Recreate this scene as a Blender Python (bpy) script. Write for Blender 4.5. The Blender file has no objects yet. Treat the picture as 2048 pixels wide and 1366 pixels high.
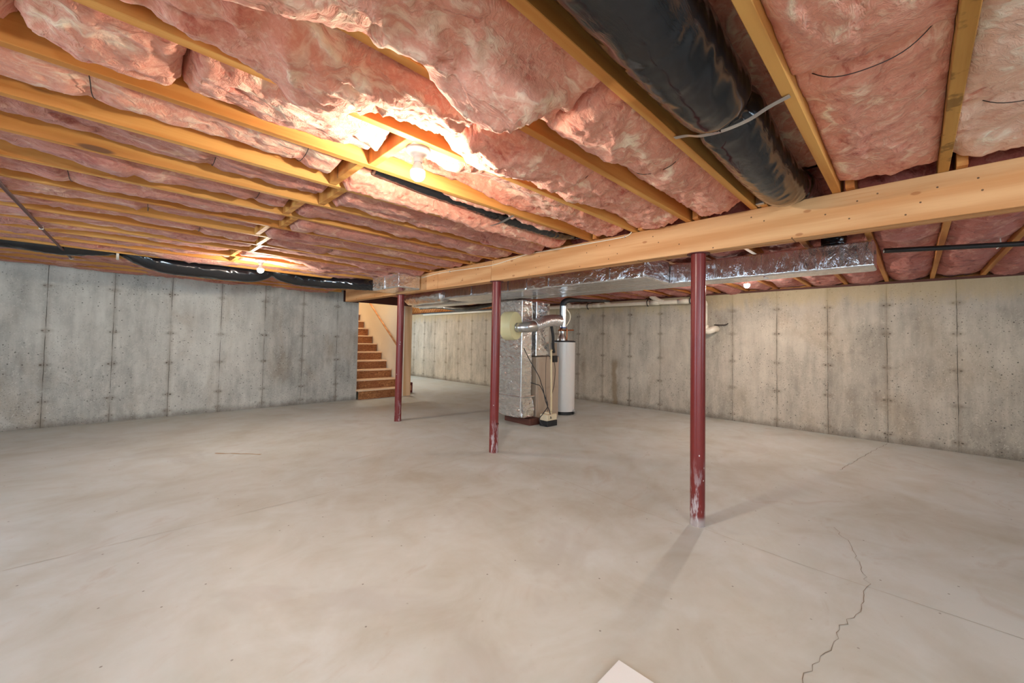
import bpy, bmesh, math, random
import numpy as np
from mathutils import Vector, Matrix
SC = bpy.context.scene
COL = SC.collection
PI = math.pi

# ------------------------------------------------------------------ camera
H_CAM = 1.214
F_PX, YAW, PITCH, ROLL, CY = 796.88, .7894, .0315, .0184, -25.58
cam_d = bpy.data.cameras.new('camera'); cam = bpy.data.objects.new('camera', cam_d); COL.objects.link(cam)
cam_d.sensor_width = 36.0; cam_d.lens = F_PX / 2048 * 36.0; cam_d.shift_y = CY / 2048
cam_d.clip_start = 0.02
fw = Vector((math.cos(PITCH)*math.cos(YAW), math.cos(PITCH)*math.sin(YAW), math.sin(PITCH)))
rt = Vector((math.sin(YAW), -math.cos(YAW), 0)); up = rt.cross(fw)
r2 = rt*math.cos(ROLL) + up*math.sin(ROLL); u2 = up*math.cos(ROLL) - rt*math.sin(ROLL)
M = Matrix((r2, u2, -fw)).transposed().to_4x4(); M.translation = Vector((0, 0, H_CAM))
cam.matrix_world = M
SC.camera = cam
# ------------------------------------------------------------------ exposure, world
SC.view_settings.view_transform = 'Standard'; SC.view_settings.look = 'None'
SC.view_settings.gamma = 1; SC.view_settings.use_curve_mapping = False
SC.view_settings.exposure = 0.98
SC.cycles.max_bounces = 8; SC.cycles.diffuse_bounces = 5; SC.cycles.glossy_bounces = 4
SC.cycles.use_denoising = True
SC.cycles.sample_clamp_indirect = 6
wd = bpy.data.worlds.new('world'); SC.world = wd; wd.use_nodes = True
wd.node_tree.nodes['Background'].inputs[0].default_value = (.55, .7, 1, 1)
wd.node_tree.nodes['Background'].inputs[1].default_value = 1.0
BULB = 820.0
# bluish area lamps in unseen windows; all but the first are added fill
UNSEEN_WINDOWS = [  # wall, centre, width, height, power
    ('right', -1.96, 1.70, .60, .50, 90.0),
    ('right', 3.6, 1.60, 1.5, .62, 20.0),
    ('back', -1.4, 1.25, 1.7, 1.5, 42.0),
    ('back', 3.4, 1.25, 1.7, 1.5, 46.0),
    ('end', 5.6, 1.45, 1.2, .9, 24.0),  # out of view, added to brighten the passage
]
XB0, YR0 = -3.4, -4.4          # inner faces of the walls behind the camera
for wl, c, zc, w, h, p in UNSEEN_WINDOWS:
    ld = bpy.data.lights.new('window_daylight', 'AREA'); ld.shape = 'RECTANGLE'; ld.size = w; ld.size_y = h
    ld.energy = p; ld.color = (.64, .84, 1.0)
    lo = bpy.data.objects.new('window_daylight', ld); COL.objects.link(lo)
    if wl == 'right':
        lo.location = (c, YR0 - .10, zc); lo.rotation_euler = (math.radians(90), 0, 0)
    elif wl == 'end':
        lo.location = (c, 12.55, zc); lo.rotation_euler = (math.radians(-90), 0, 0)
    else:
        lo.location = (XB0 - .10, c, zc); lo.rotation_euler = (math.radians(90), 0, math.radians(-90))

# ------------------------------------------------------------------ noise
def _h(ix, iy, iz, s):
    n = (ix.astype(np.int64)*374761393 + iy.astype(np.int64)*668265263 + iz.astype(np.int64)*1274126177 + s*974634777) & 0xffffffff
    n = ((n ^ (n >> 13)) * 1274126177) & 0xffffffff
    n = n ^ (n >> 16)
    return (n & 0xffffff) / float(0xffffff) * 2 - 1
def noise(x, y, z=0, s=0):
    x, y, z = np.broadcast_arrays(np.asarray(x, float), np.asarray(y, float), np.asarray(z, float))
    ix, iy, iz = np.floor(x), np.floor(y), np.floor(z)
    fx, fy, fz = x-ix, y-iy, z-iz
    sm = lambda t: t*t*t*(t*(t*6-15)+10)
    ux, uy, uz = sm(fx), sm(fy), sm(fz)
    r = 0
    for a in (0, 1):
        for b in (0, 1):
            for c in (0, 1):
                w = (ux if a else 1-ux)*(uy if b else 1-uy)*(uz if c else 1-uz)
                r = r + w*_h(ix+a, iy+b, iz+c, s)
    return r
def fbm(x, y, z=0, s=0, o=4, g=.5):
    r = 0; a = 1; t = 0
    for i in range(o):
        r = r + a*noise(x*2**i, y*2**i, z*2**i, s+i*17); t += a; a *= g
    return r/t
def ridge(x, y, z=0, s=0, o=3):
    r = 0; a = 1; t = 0
    for i in range(o):
        r = r + a*(1-2*np.abs(noise(x*2**i, y*2**i, z*2**i, s+i*31))); t += a; a *= .5
    return r/t
def zf(x, y):   # the slab is not quite level along the row of posts
    g = lambda cx, cy: np.exp(-((x-cx)**2+(y-cy)**2)/1.5)
    return -.028*g(2.893, 1.06) + .030*g(2.893, 3.16) + .045*g(2.893, 5.2)

# ------------------------------------------------------------------ objects
def link(name, me, mat=None, parent=None, origin=(0, 0, 0), smooth=False):
    me.name = name
    o = bpy.data.objects.new(name, me); COL.objects.link(o)
    if mat: me.materials.append(mat)
    org = Vector(origin)
    if parent is not None:
        par = parent; org_p = par.location.copy()
        if par.parent: org_p = org_p + par.parent.location
        o.parent = par
        me.transform(Matrix.Translation(-org_p))
    else:
        me.transform(Matrix.Translation(-org)); o.location = org
    if smooth: me.polygons.foreach_set('use_smooth', [True]*len(me.polygons))
    me.update()
    return o
def pyd(verts, faces):
    me = bpy.data.meshes.new('m'); me.from_pydata([tuple(map(float, v)) for v in verts], [], [tuple(map(int, f)) for f in faces]); me.update(); return me
def tag(o, label, cat, group=None, kind=None):
    if label: o['label'] = label
    if cat: o['category'] = cat
    if group: o['group'] = group
    if kind: o['kind'] = kind
    return o
def struct(o):
    o['kind'] = 'structure'; return o
def empty(name, loc, label, cat, group=None):
    o = bpy.data.objects.new(name, None); COL.objects.link(o); o.location = loc; o.empty_display_size = .05
    return tag(o, label, cat, group)
class B:
    """collects shapes into one mesh"""
    def __init__(s): s.v = []; s.f = []
    def add(s, v, f):
        n = len(s.v); s.v += [tuple(p) for p in v]; s.f += [tuple(i+n for i in q) for q in f]; return s
    def box(s, x0, x1, y0, y1, z0, z1, b=0.0, seg=1):
        if b <= 0:
            v = [(x, y, z) for z in (z0, z1) for y in (y0, y1) for x in (x0, x1)]
            return s.add(v, [(0, 2, 3, 1), (4, 5, 7, 6), (0, 1, 5, 4), (2, 6, 7, 3), (0, 4, 6, 2), (1, 3, 7, 5)])
        bm = bmesh.new(); bmesh.ops.create_cube(bm, size=1)
        for v in bm.verts: v.co = Vector(((x0+x1)/2+v.co.x*(x1-x0), (y0+y1)/2+v.co.y*(y1-y0), (z0+z1)/2+v.co.z*(z1-z0)))
        bmesh.ops.bevel(bm, geom=bm.edges[:]+bm.verts[:], offset=b, segments=seg, affect='EDGES', profile=.6)
        bm.verts.index_update()
        s.add([v.co[:] for v in bm.verts], [[v.index for v in f.verts] for f in bm.faces]); bm.free(); return s
    def lathe(s, prof, c, axis='z', n=24, rot=None):
        v = []; f = []
        for (r, h) in prof:
            for i in range(n):
                a = 2*PI*i/n; p = Vector((r*math.cos(a), r*math.sin(a), h))
                if rot is not None: p = rot @ p
                v.append((c[0]+p.x, c[1]+p.y, c[2]+p.z))
        m = len(prof)
        for j in range(m-1):
            for i in range(n):
                k = (i+1) % n; f.append((j*n+i, j*n+k, (j+1)*n+k, (j+1)*n+i))
        f.append(tuple(range(n-1, -1, -1))); f.append(tuple((m-1)*n+i for i in range(n)))
        return s.add(v, f)
    def tube(s, pts, rad, n=14, step=None, disp=None, flat=None, caps=True, sub=6):
        P = catmull(pts, sub) if sub > 1 and len(pts) > 2 else [Vector(p) for p in pts]
        if isinstance(rad, (int, float)): R = [rad]*len(P)
        else:
            R = list(np.interp(np.linspace(0, len(rad)-1, len(P)), range(len(rad)), rad))
        if step:
            d = [0]
            for a, b in zip(P, P[1:]): d.append(d[-1]+(b-a).length)
            m = max(2, int(d[-1]/step)); t = np.linspace(0, d[-1], m)
            A = np.array([p[:] for p in P]); P = [Vector([np.interp(q, d, A[:, k]) for k in range(3)]) for q in t]; R = list(np.interp(t, d, R))
        m = len(P); S = [0]
        for a, b in zip(P, P[1:]): S.append(S[-1]+(b-a).length)
        T = [(P[min(i+1, m-1)]-P[max(i-1, 0)]).normalized() for i in range(m)]
        ref = Vector((0, 0, 1)) if abs(T[0].z) < .9 else Vector((1, 0, 0))
        u = (ref - T[0]*ref.dot(T[0])).normalized(); V = []; F = []
        for i in range(m):
            u = (u - T[i]*u.dot(T[i])).normalized(); w = T[i].cross(u)
            for k in range(n):
                a = 2*PI*k/n; r = R[i] + (disp(S[i], a, P[i]) if disp else 0)
                q = u*math.cos(a)*(flat if flat else 1) + w*math.sin(a)
                V.append((P[i]+q*r)[:])
        for i in range(m-1):
            for k in range(n):
                l = (k+1) % n; F.append((i*n+k, i*n+l, (i+1)*n+l, (i+1)*n+k))
        if caps: F.append(tuple(range(n-1, -1, -1))); F.append(tuple((m-1)*n+k for k in range(n)))
        return s.add(V, F)
    def strip(s, pts, width, th, wdir):
        """flat strap along pts"""
        P = [Vector(p) for p in pts]; wd_ = Vector(wdir).normalized(); m = len(P); V = []; F = []
        for i in range(m):
            T = (P[min(i+1, m-1)]-P[max(i-1, 0)]).normalized(); nrm = T.cross(wd_).normalized()
            for a, b in ((-1, -1), (1, -1), (1, 1), (-1, 1)):
                V.append((P[i]+wd_*a*width/2+nrm*b*th/2)[:])
        for i in range(m-1):
            for k in range(4):
                l = (k+1) % 4; F.append((i*4+k, i*4+l, (i+1)*4+l, (i+1)*4+k))
        F.append((3, 2, 1, 0)); F.append(tuple((m-1)*4+k for k in range(4)))
        return s.add(V, F)
    def out(s, name, mat=None, parent=None, origin=None, smooth=False, auto=None):
        me = pyd(s.v, s.f)
        bm = bmesh.new(); bm.from_mesh(me); bmesh.ops.recalc_face_normals(bm, faces=bm.faces); bm.to_mesh(me); bm.free()
        if origin is None:
            A = np.array(s.v); origin = ((A[:, 0].min()+A[:, 0].max())/2, (A[:, 1].min()+A[:, 1].max())/2, A[:, 2].min())
        o = link(name, me, mat, parent, origin, smooth)
        if auto:
            me.polygons.foreach_set('use_smooth', [True]*len(me.polygons))
            try: me.set_sharp_from_angle(angle=math.radians(auto))
            except Exception: pass
        return o
def catmull(pts, sub):
    P = [Vector(p) for p in pts]; P = [P[0]*2-P[1]]+P+[P[-1]*2-P[-2]]; o = []
    for i in range(1, len(P)-2):
        a, b, c, d = P[i-1:i+3]
        for k in range(sub):
            t = k/sub
            o.append(.5*((2*b)+(c-a)*t+(2*a-5*b+4*c-d)*t*t+(3*b-a-3*c+d)*t**3))
    o.append(P[-2]); return o

# ------------------------------------------------------------------ materials
class NT:
    def __init__(s, name):
        s.m = bpy.data.materials.new(name); s.m.use_nodes = True; s.t = s.m.node_tree
        s.b = s.t.nodes['Principled BSDF']; g = s.t.nodes.new('ShaderNodeNewGeometry'); s.pos = g.outputs['Position']; s.nrm = g.outputs['Normal']
        s.info = None
    def new(s, ty, **k):
        n = s.t.nodes.new(ty)
        for a, b in k.items(): setattr(n, a, b)
        return n
    def lk(s, a, b):
        if hasattr(a, 'is_output') : s.t.links.new(a, b)
        else: b.default_value = a
    def math(s, op, a, b=0.0, c=0.0, clamp=False):
        n = s.new('ShaderNodeMath', operation=op, use_clamp=clamp)
        s.lk(a, n.inputs[0]); s.lk(b, n.inputs[1]); s.lk(c, n.inputs[2]); return n.outputs[0]
    def xyz(s, v=None):
        n = s.new('ShaderNodeSeparateXYZ'); s.lk(v or s.pos, n.inputs[0]); return n.outputs
    def comb(s, x, y, z):
        n = s.new('ShaderNodeCombineXYZ'); s.lk(x, n.inputs[0]); s.lk(y, n.inputs[1]); s.lk(z, n.inputs[2]); return n.outputs[0]
    def map(s, sc=(1, 1, 1), v=None, off=None):
        n = s.new('ShaderNodeMapping'); s.lk(v or s.pos, n.inputs['Vector']); n.inputs['Scale'].default_value = sc
        if off is not None: s.lk(off, n.inputs['Location'])
        return n.outputs[0]
    def noise(s, scale, v=None, detail=4, rough=.55, dist=0, col=False, ty='FBM'):
        n = s.new('ShaderNodeTexNoise'); n.noise_type = ty; s.lk(v or s.pos, n.inputs['Vector']); n.inputs['Scale'].default_value = scale
        n.inputs['Detail'].default_value = detail; n.inputs['Roughness'].default_value = rough; n.inputs['Distortion'].default_value = dist
        return n.outputs[1 if col else 0]
    def vor(s, scale, v=None, feat='F1', rnd=1, out=0, dim='3D'):
        n = s.new('ShaderNodeTexVoronoi', feature=feat, voronoi_dimensions=dim); s.lk(v or s.pos, n.inputs['Vector']); n.inputs['Scale'].default_value = scale
        n.inputs['Randomness'].default_value = rnd; return n.outputs[out]
    def ramp(s, f, stops, inter='LINEAR'):
        n = s.new('ShaderNodeValToRGB'); n.color_ramp.interpolation = inter; e = n.color_ramp.elements
        while len(e) < len(stops): e.new(.5)
        for i, (p, c) in enumerate(stops):
            e[i].position = p; e[i].color = (*(c if not isinstance(c, (int, float)) else (c, c, c)), 1)
        s.lk(f, n.inputs[0]); return n.outputs[0]
    def sstep(s, f, a, b, lo=0.0, hi=1.0):
        n = s.new('ShaderNodeMapRange', interpolation_type='SMOOTHSTEP'); s.lk(f, n.inputs[0])
        for i, q in enumerate((a, b, lo, hi)): n.inputs[i+1].default_value = q
        return n.outputs[0]
    def mix(s, f, a, b, bl='MIX'):
        n = s.new('ShaderNodeMix', data_type='RGBA', blend_type=bl); s.lk(f, n.inputs[0])
        for q, i in ((a, 6), (b, 7)):
            if isinstance(q, tuple): n.inputs[i].default_value = (*q, 1) if len(q) == 3 else q
            else: s.lk(q, n.inputs[i])
        return n.outputs[2]
    def bump(s, h, strength=.3, dist=.01, prev=None):
        n = s.new('ShaderNodeBump'); n.inputs['Strength'].default_value = strength; n.inputs['Distance'].default_value = dist
        s.lk(h, n.inputs['Height'])
        if prev: s.lk(prev, n.inputs['Normal'])
        return n.outputs[0]
    def fin(s, col=None, rough=None, metal=None, normal=None, spec=None, **k):
        I = s.b.inputs
        if col is not None:
            if isinstance(col, tuple): I['Base Color'].default_value = (*col, 1)
            else: s.lk(col, I['Base Color'])
        if rough is not None: s.lk(rough, I['Roughness'])
        if metal is not None: s.lk(metal, I['Metallic'])
        if spec is not None: s.lk(spec, I['Specular IOR Level'])
        if normal is not None: s.lk(normal, I['Normal'])
        for a, b in k.items(): s.lk(b, I[a.replace('_', ' ')])
        return s.m
def srgb(r, g, b):
    f = lambda c: (c/255/12.92) if c/255 <= .04045 else ((c/255+.055)/1.055)**2.4
    return (f(r), f(g), f(b))
def plain(name, c, rough=.5, metal=0.0, var=.06, **k):
    n = NT(name); f = n.noise(18, detail=3)
    c2 = tuple(min(1, x*(1-var*2)) for x in c)
    return n.fin(n.mix(f, c2, tuple(min(1, x*(1+var)) for x in c)), rough, metal, **k)
def rnd(n):
    o = n.new('ShaderNodeObjectInfo'); return o.outputs['Random']

def mat_insul(name, a, b, c, streak=1.0):
    n = NT(name)
    r = rnd(n); off = n.comb(n.math('MULTIPLY', r, 7.0), n.math('MULTIPLY', r, 3.0), 0.0)
    v = n.map((1, 1, 1), off=off); vs = n.map((4.5, 12, 9), off=off)
    wrp = n.noise(3.0, v, 3, .6, 1.2, col=True)
    vv = n.new('ShaderNodeVectorMath', operation='ADD'); n.lk(vs, vv.inputs[0]); sc_ = n.new('ShaderNodeVectorMath', operation='SCALE'); n.lk(wrp, sc_.inputs[0]); sc_.inputs['Scale'].default_value = 2.4; n.lk(sc_.outputs[0], vv.inputs[1])
    f1 = n.noise(1.0, vv.outputs[0], 5, .62, .8)
    f2 = n.noise(2.6, v, 4, .6, .6)
    f3 = n.noise(45, v, 3, .7)
    m = n.math('ADD', n.math('MULTIPLY', f1, .58), n.math('MULTIPLY', f2, .42))
    col = n.ramp(m, [(.36, c), (.46, a), (.53, a), (.64, b)])
    col = n.mix(n.sstep(f3, .45, .75, 0, .30), col, b)
    h = n.math('ADD', n.math('MULTIPLY', f1, 1.0), n.math('MULTIPLY', f3, .18))
    nb = n.bump(h, .8, .025)
    return n.fin(col, .95, 0.0, nb, spec=.1, Sheen_Weight=.15)
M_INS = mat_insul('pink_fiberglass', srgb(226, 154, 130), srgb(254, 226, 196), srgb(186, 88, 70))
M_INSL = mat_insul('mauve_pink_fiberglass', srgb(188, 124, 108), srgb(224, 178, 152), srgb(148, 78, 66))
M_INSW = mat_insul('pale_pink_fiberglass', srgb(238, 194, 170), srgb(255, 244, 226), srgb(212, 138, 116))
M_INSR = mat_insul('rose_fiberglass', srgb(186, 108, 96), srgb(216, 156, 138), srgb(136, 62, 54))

def mat_wood(name, axis, a, b, knot=(.16, .07, .03), ring=1.0, nails=False, stain=False):
    n = NT(name); r = rnd(n)
    off = n.comb(n.math('MULTIPLY', r, 5.0), n.math('MULTIPLY', r, 9.0), n.math('MULTIPLY', r, 4.0))
    sc = {'x': (1.2, 22, 22), 'y': (22, 1.2, 22), 'z': (22, 22, 1.2)}[axis]
    sl = {'x': (.25, 5, 5), 'y': (5, .25, 5), 'z': (5, 5, .25)}[axis]
    v = n.map(sc, off=off); g = n.noise(2.0*ring, v, 4, .6, .4); g2 = n.noise(1.2, n.map(sl, off=off), 3, .5, .6)
    w = n.new('ShaderNodeTexWave', bands_direction='DIAGONAL'); n.lk(n.map(tuple(q*.55 for q in sl), off=off), w.inputs[0]); w.inputs['Scale'].default_value = 1.7; w.inputs['Distortion'].default_value = 5; w.inputs['Detail'].default_value = 2; w.inputs['Detail Scale'].default_value = .8
    f = n.math('ADD', n.math('MULTIPLY', g, .35), n.math('ADD', n.math('MULTIPLY', g2, .4), n.math('MULTIPLY', w.outputs[1], .25)))
    col = n.mix(n.sstep(f, .3, .72), b, a)
    ks = {'x': (1.1, 5, 5), 'y': (5, 1.1, 5), 'z': (5, 5, 1.1)}[axis]
    kv = n.vor(1.0, n.map(ks, off=off))
    kk = n.sstep(kv, .05, .085, 1, 0); ring_ = n.sstep(kv, .08, .30, .30, 0)
    col = n.mix(ring_, col, tuple(x*.6 for x in b)); col = n.mix(kk, col, knot)
    if nails:
        q_ = n.xyz(); nv = n.vor(6.5, n.comb(q_[1], q_[2], 0.0), rnd=1, dim='2D'); col = n.mix(n.sstep(nv, .022, .034, .85, 0), col, (.05, .025, .015))
        nk = n.vor(2.3, n.comb(q_[1], n.math('MULTIPLY', q_[2], 2.2), 3.0), rnd=1, dim='2D'); col = n.mix(n.sstep(nk, .03, .055, .6, 0), col, srgb(150, 84, 40))
        hl = n.noise(3, n.map((1, .5, 22)), 3, .6); col = n.mix(n.sstep(hl, .56, .70, 0, .30), col, srgb(196, 128, 66))
    if stain:
        st = n.noise(9, n.map((1, 1, 1)), 4, .6); col = n.mix(n.sstep(st, .52, .60, 0, .75), col, srgb(120, 84, 40))
    hb = n.bump(f, .12, .004)
    return n.fin(col, .62, 0.0, hb, spec=.3)
PINE_A, PINE_B = srgb(240, 188, 122), srgb(214, 146, 78)
M_JOIST = mat_wood('pine_joist', 'x', srgb(222, 166, 92), srgb(192, 124, 58))
M_JOISTD = mat_wood('pine_joist_stained', 'x', srgb(198, 148, 78), srgb(168, 116, 52), stain=True)
M_JOISTF = mat_wood('pine_joist_far', 'x', srgb(214, 152, 84), srgb(176, 106, 50))
M_BEAM = mat_wood('pine_beam', 'y', srgb(220, 170, 120), srgb(198, 140, 88), nails=True)
M_BLOCK = mat_wood('pine_block', 'z', srgb(222, 164, 88), srgb(188, 120, 56), ring=1.6)
M_TRIM = mat_wood('pine_trim', 'z', srgb(232, 196, 156), srgb(214, 170, 124))
M_RAIL = mat_wood('pine_rail', 'y', srgb(224, 168, 116), srgb(196, 132, 82))
def mat_osb():
    n = NT('oriented_strand_board'); v = n.map((14, 1, 40)); f = n.noise(1.6, v, 3, .6, 1.5); p = n.noise(2.5, detail=2)
    c = n.ramp(f, [(.3, srgb(104, 60, 32)), (.5, srgb(156, 98, 54)), (.66, srgb(200, 142, 86))])
    c = n.mix(n.sstep(p, .4, .62, 0, .35), c, srgb(120, 58, 26))
    return n.fin(c, .6, 0.0, n.bump(f, .2, .004))
M_OSB = mat_osb()
M_TREAD = plain('stair_tread_wood', srgb(242, 208, 172), .55)
M_SUB = plain('subfloor', srgb(150, 104, 66), .8)

def mat_concrete(name, axis, off, per, rows, tint, top_tint=None):
    n = NT(name); X = n.xyz(); a = X[0] if axis == 'x' else X[1]; z = X[2]
    q = n.math('DIVIDE', n.math('SUBTRACT', a, off), per)
    wob = n.math('MULTIPLY', n.math('SUBTRACT', n.noise(6, detail=3), .5), .012)
    sd = n.math('MULTIPLY', n.math('SUBTRACT', n.math('FRACT', n.math('ADD', q, .5)), .5), per)   # signed distance to a form seam
    sd = n.math('ADD', sd, wob); ad = n.math('ABSOLUTE', sd)
    # panel-to-panel tone
    cell = n.new('ShaderNodeTexWhiteNoise', noise_dimensions='1D'); n.lk(n.math('FLOOR', q), cell.inputs['W'])
    big = n.noise(1.1, n.map((1, 1, .7)), 5, .6, .3); mid = n.noise(6, n.map((1, 1, .5)), 5, .65, .4); strk = n.noise(3.2, n.map((3.5, 3.5, .35)), 4, .6)
    fine = n.noise(60, detail=3)
    f = n.math('ADD', n.math('MULTIPLY', big, .38), n.math('ADD', n.math('MULTIPLY', mid, .30), n.math('ADD', n.math('MULTIPLY', strk, .24), n.math('MULTIPLY', cell.outputs[0], .06))))
    dk = tuple(x*.62 for x in tint); lt = tuple(min(1, x*1.22) for x in tint)
    col = n.ramp(f, [(.36, dk), (.50, tint), (.60, lt)])
    warm = n.noise(1.7, n.map((1, 1, .5)), 4, .6, .5)
    col = n.mix(n.sstep(warm, .5, .72, 0, .35), col, srgb(150, 128, 100), 'MIX')
    # chips and short scratches left by the form boards
    cv = n.noise(24, n.map((1, 1, 1)), 2, .5, 2.6); lowz = n.sstep(z, .2, 1.5, 1, .35)
    chip = n.math('MULTIPLY', n.sstep(cv, .60, .66), lowz)
    col = n.mix(n.math('MULTIPLY', chip, .55), col, tuple(x*.45 for x in tint))
    cv2 = n.noise(20, n.map((1.3, 1.3, 1), off=(5, 3, 2)), 2, .5, 2.4)
    col = n.mix(n.math('MULTIPLY', n.sstep(cv2, .60, .68), .5), col, lt)
    pc = n.comb(a, z, 0.0); pv = n.vor(8.0, pc, rnd=1, dim='2D'); pk = n.math('MULTIPLY', n.sstep(pv, .04, .065, 1, 0), n.sstep(n.noise(2.5), .46, .58))
    pv2 = n.vor(19.0, pc, rnd=1, dim='2D'); pk2 = n.math('MULTIPLY', n.sstep(pv2, .05, .09, 1, 0), n.sstep(n.noise(3.1, n.map((1, 1, 1), off=(3, 1, 7))), .47, .60))
    pit = n.math('MAXIMUM', pk, pk2)
    col = n.mix(n.math('MULTIPLY', pit, .8), col, (.045, .04, .035))
    # seam: dark hairline, dirty halo
    halo = n.sstep(ad, .004, .05, .32, 0); hn = n.sstep(strk, .35, .6)
    col = n.mix(n.math('MULTIPLY', halo, hn), col, srgb(112, 94, 72))
    line = n.sstep(ad, .0016, .0048, 1, 0); ln = n.sstep(n.noise(4, n.map((1, 1, 1), off=(1, 2, 3))), .34, .62, .18, 1)
    line = n.math('MULTIPLY', line, ln)
    col = n.mix(n.math('MULTIPLY', line, .88), col, (.06, .05, .04))
    # tie marks
    dz = None
    for r in rows:
        d = n.math('ABSOLUTE', n.math('SUBTRACT', z, r)); dz = d if dz is None else n.math('MINIMUM', dz, d)
    dx = n.math('SUBTRACT', ad, .028)
    d = n.math('SQRT', n.math('ADD', n.math('MULTIPLY', dx, dx), n.math('MULTIPLY', dz, n.math('MULTIPLY', dz, 1.6))))
    d = n.math('ADD', d, n.math('MULTIPLY', n.math('SUBTRACT', n.noise(18), .5), .034))
    tie = n.math('MULTIPLY', n.sstep(d, .006, .014, .9, 0), n.sstep(n.noise(3.3, n.map((1, 1, 1), off=(8, 2, 3))), .36, .60, .25, 1))
    col = n.mix(tie, col, (.07, .055, .04))
    d2 = n.math('SQRT', n.math('ADD', n.math('MULTIPLY', ad, ad), n.math('MULTIPLY', dz, n.math('MULTIPLY', dz, 5))))
    col = n.mix(n.sstep(d2, .03, .10, .28, 0), col, srgb(104, 88, 70))
    # darker band with a ragged edge along the foot
    foot = n.math('MULTIPLY', n.sstep(n.math('ADD', z, n.math('MULTIPLY', n.math('SUBTRACT', mid, .5), .14)), .0, .12, .55, 0), 1.0)
    col = n.mix(foot, col, srgb(92, 82, 70))
    if top_tint:
        tz = n.math('ADD', z, n.math('MULTIPLY', n.math('SUBTRACT', mid, .5), .5))
        col = n.mix(n.sstep(tz, 1.72, 1.98, 0, .6), col, top_tint)
    if top_tint:   # old run-off stain on the far wall
        dy = n.math('ABSOLUTE', n.math('ADD', n.math('SUBTRACT', a, 4.22), n.math('MULTIPLY', n.math('SUBTRACT', n.noise(3.5), .5), .16)))
        rs_ = n.math('MULTIPLY', n.sstep(dy, .02, .085, .6, 0), n.sstep(z, .80, .95, 1, 0))
        col = n.mix(rs_, col, srgb(128, 104, 70))
    h = n.math('SUBTRACT', n.math('ADD', n.math('MULTIPLY', fine, .25), n.math('MULTIPLY', cv, .5)), n.math('ADD', n.math('MULTIPLY', line, 1.2), pit))
    return n.fin(col, .86, 0.0, n.bump(h, .35, .006), spec=.25)
M_WL = mat_concrete('concrete_wall_grey', 'x', -.645, .6105, (.09, .33, .80, 1.24, 1.82), srgb(190, 188, 180))
M_WF = mat_concrete('concrete_wall_tan', 'y', -.366, .6080, (.11, .54, .96, 1.40, 1.77), srgb(190, 180, 164), srgb(190, 170, 128))
M_WB = mat_concrete('concrete_wall_back', 'y', -.366, .6080, (.11, .54, .96, 1.40, 1.77), srgb(176, 170, 158))

def mat_floor():
    n = NT('sealed_concrete_floor')
    big = n.noise(.55, detail=5, rough=.6, dist=.5); mid = n.noise(2.3, detail=5, rough=.62, dist=.8); fine = n.noise(28, detail=4, rough=.7)
    sw = n.noise(1.4, n.map((1, 1.5, 1), off=(4, 9, 0)), 5, .6, 2.0)
    f = n.math('ADD', n.math('MULTIPLY', big, .45), n.math('ADD', n.math('MULTIPLY', mid, .35), n.math('MULTIPLY', sw, .2)))
    col = n.ramp(f, [(.34, srgb(178, 176, 162)), (.48, srgb(196, 199, 192)), (.60, srgb(208, 214, 212))])
    col = n.mix(n.sstep(sw, .56, .74, 0, .35), col, srgb(168, 150, 126))
    col = n.mix(n.sstep(n.noise(1.0, n.map((1, 1, 1), off=(11, 5, 0)), 4, .6, 1.2), .56, .7, 0, .35), col, srgb(176, 174, 168))
    col = n.mix(n.sstep(fine, .66, .76, 0, .25), col, srgb(150, 136, 116))
    q_ = n.xyz(); pv = n.vor(3.2, n.comb(q_[0], q_[1], 0.0), rnd=1, dim='2D'); pk = n.math('MULTIPLY', n.sstep(pv, .010, .019, 1, 0), n.sstep(n.noise(1.2), .42, .52))
    col = n.mix(n.math('MULTIPLY', pk, .7), col, (.09, .07, .05))
    rr = n.math('ADD', .47, n.math('MULTIPLY', n.math('SUBTRACT', mid, .4), .35))
    h = n.math('ADD', n.math('MULTIPLY', mid, .5), n.math('MULTIPLY', fine, .05))
    return n.fin(col, rr, 0.0, n.bump(h, .10, .01), spec=.4)
M_FLOOR = mat_floor()
M_CRACK = plain('floor_crack', srgb(136, 124, 108), .9)
M_JOINT = plain('floor_joint', srgb(178, 168, 150), .9)
M_STAIN = plain('floor_stain', srgb(178, 152, 122), .8)

def mat_post():
    n = NT('oxide_red_paint'); X = n.xyz(); z = X[2]
    f = n.noise(9, n.map((1, 1, .35)), 4, .6); sp = n.noise(70, detail=3, rough=.6); sp2 = n.noise(26, n.map((1, 1, .22)), 4, .7)
    col = n.mix(f, srgb(98, 27, 27), srgb(134, 46, 40))
    wear = n.sstep(z, .04, .62, .64, .30)
    w1 = n.math('GREATER_THAN', n.math('ADD', n.math('MULTIPLY', sp, .55), n.math('MULTIPLY', sp2, .45)), n.math('SUBTRACT', .98, wear))
    low = n.sstep(z, .02, .5, 1.0, .0)
    sm = n.math('MULTIPLY', n.sstep(sp2, .50, .62), low)
    col = n.mix(n.math('MULTIPLY', sm, .8), col, srgb(208, 200, 202))
    sp3 = n.vor(16, n.map((1, 1, .7)), rnd=1)
    col = n.mix(n.math('MULTIPLY', n.sstep(sp3, .055, .085, 1, 0), n.sstep(n.noise(4), .44, .56)), col, srgb(214, 200, 196))
    col = n.mix(n.math('MULTIPLY', n.sstep(z, .0, .05, 1, 0), .7), col, srgb(190, 184, 180))
    return n.fin(col, .33, 0.0, n.bump(sp2, .06, .004), spec=.5)
M_POST = mat_post()
M_PLATE = plain('dark_red_steel', srgb(92, 34, 28), .55)

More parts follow.
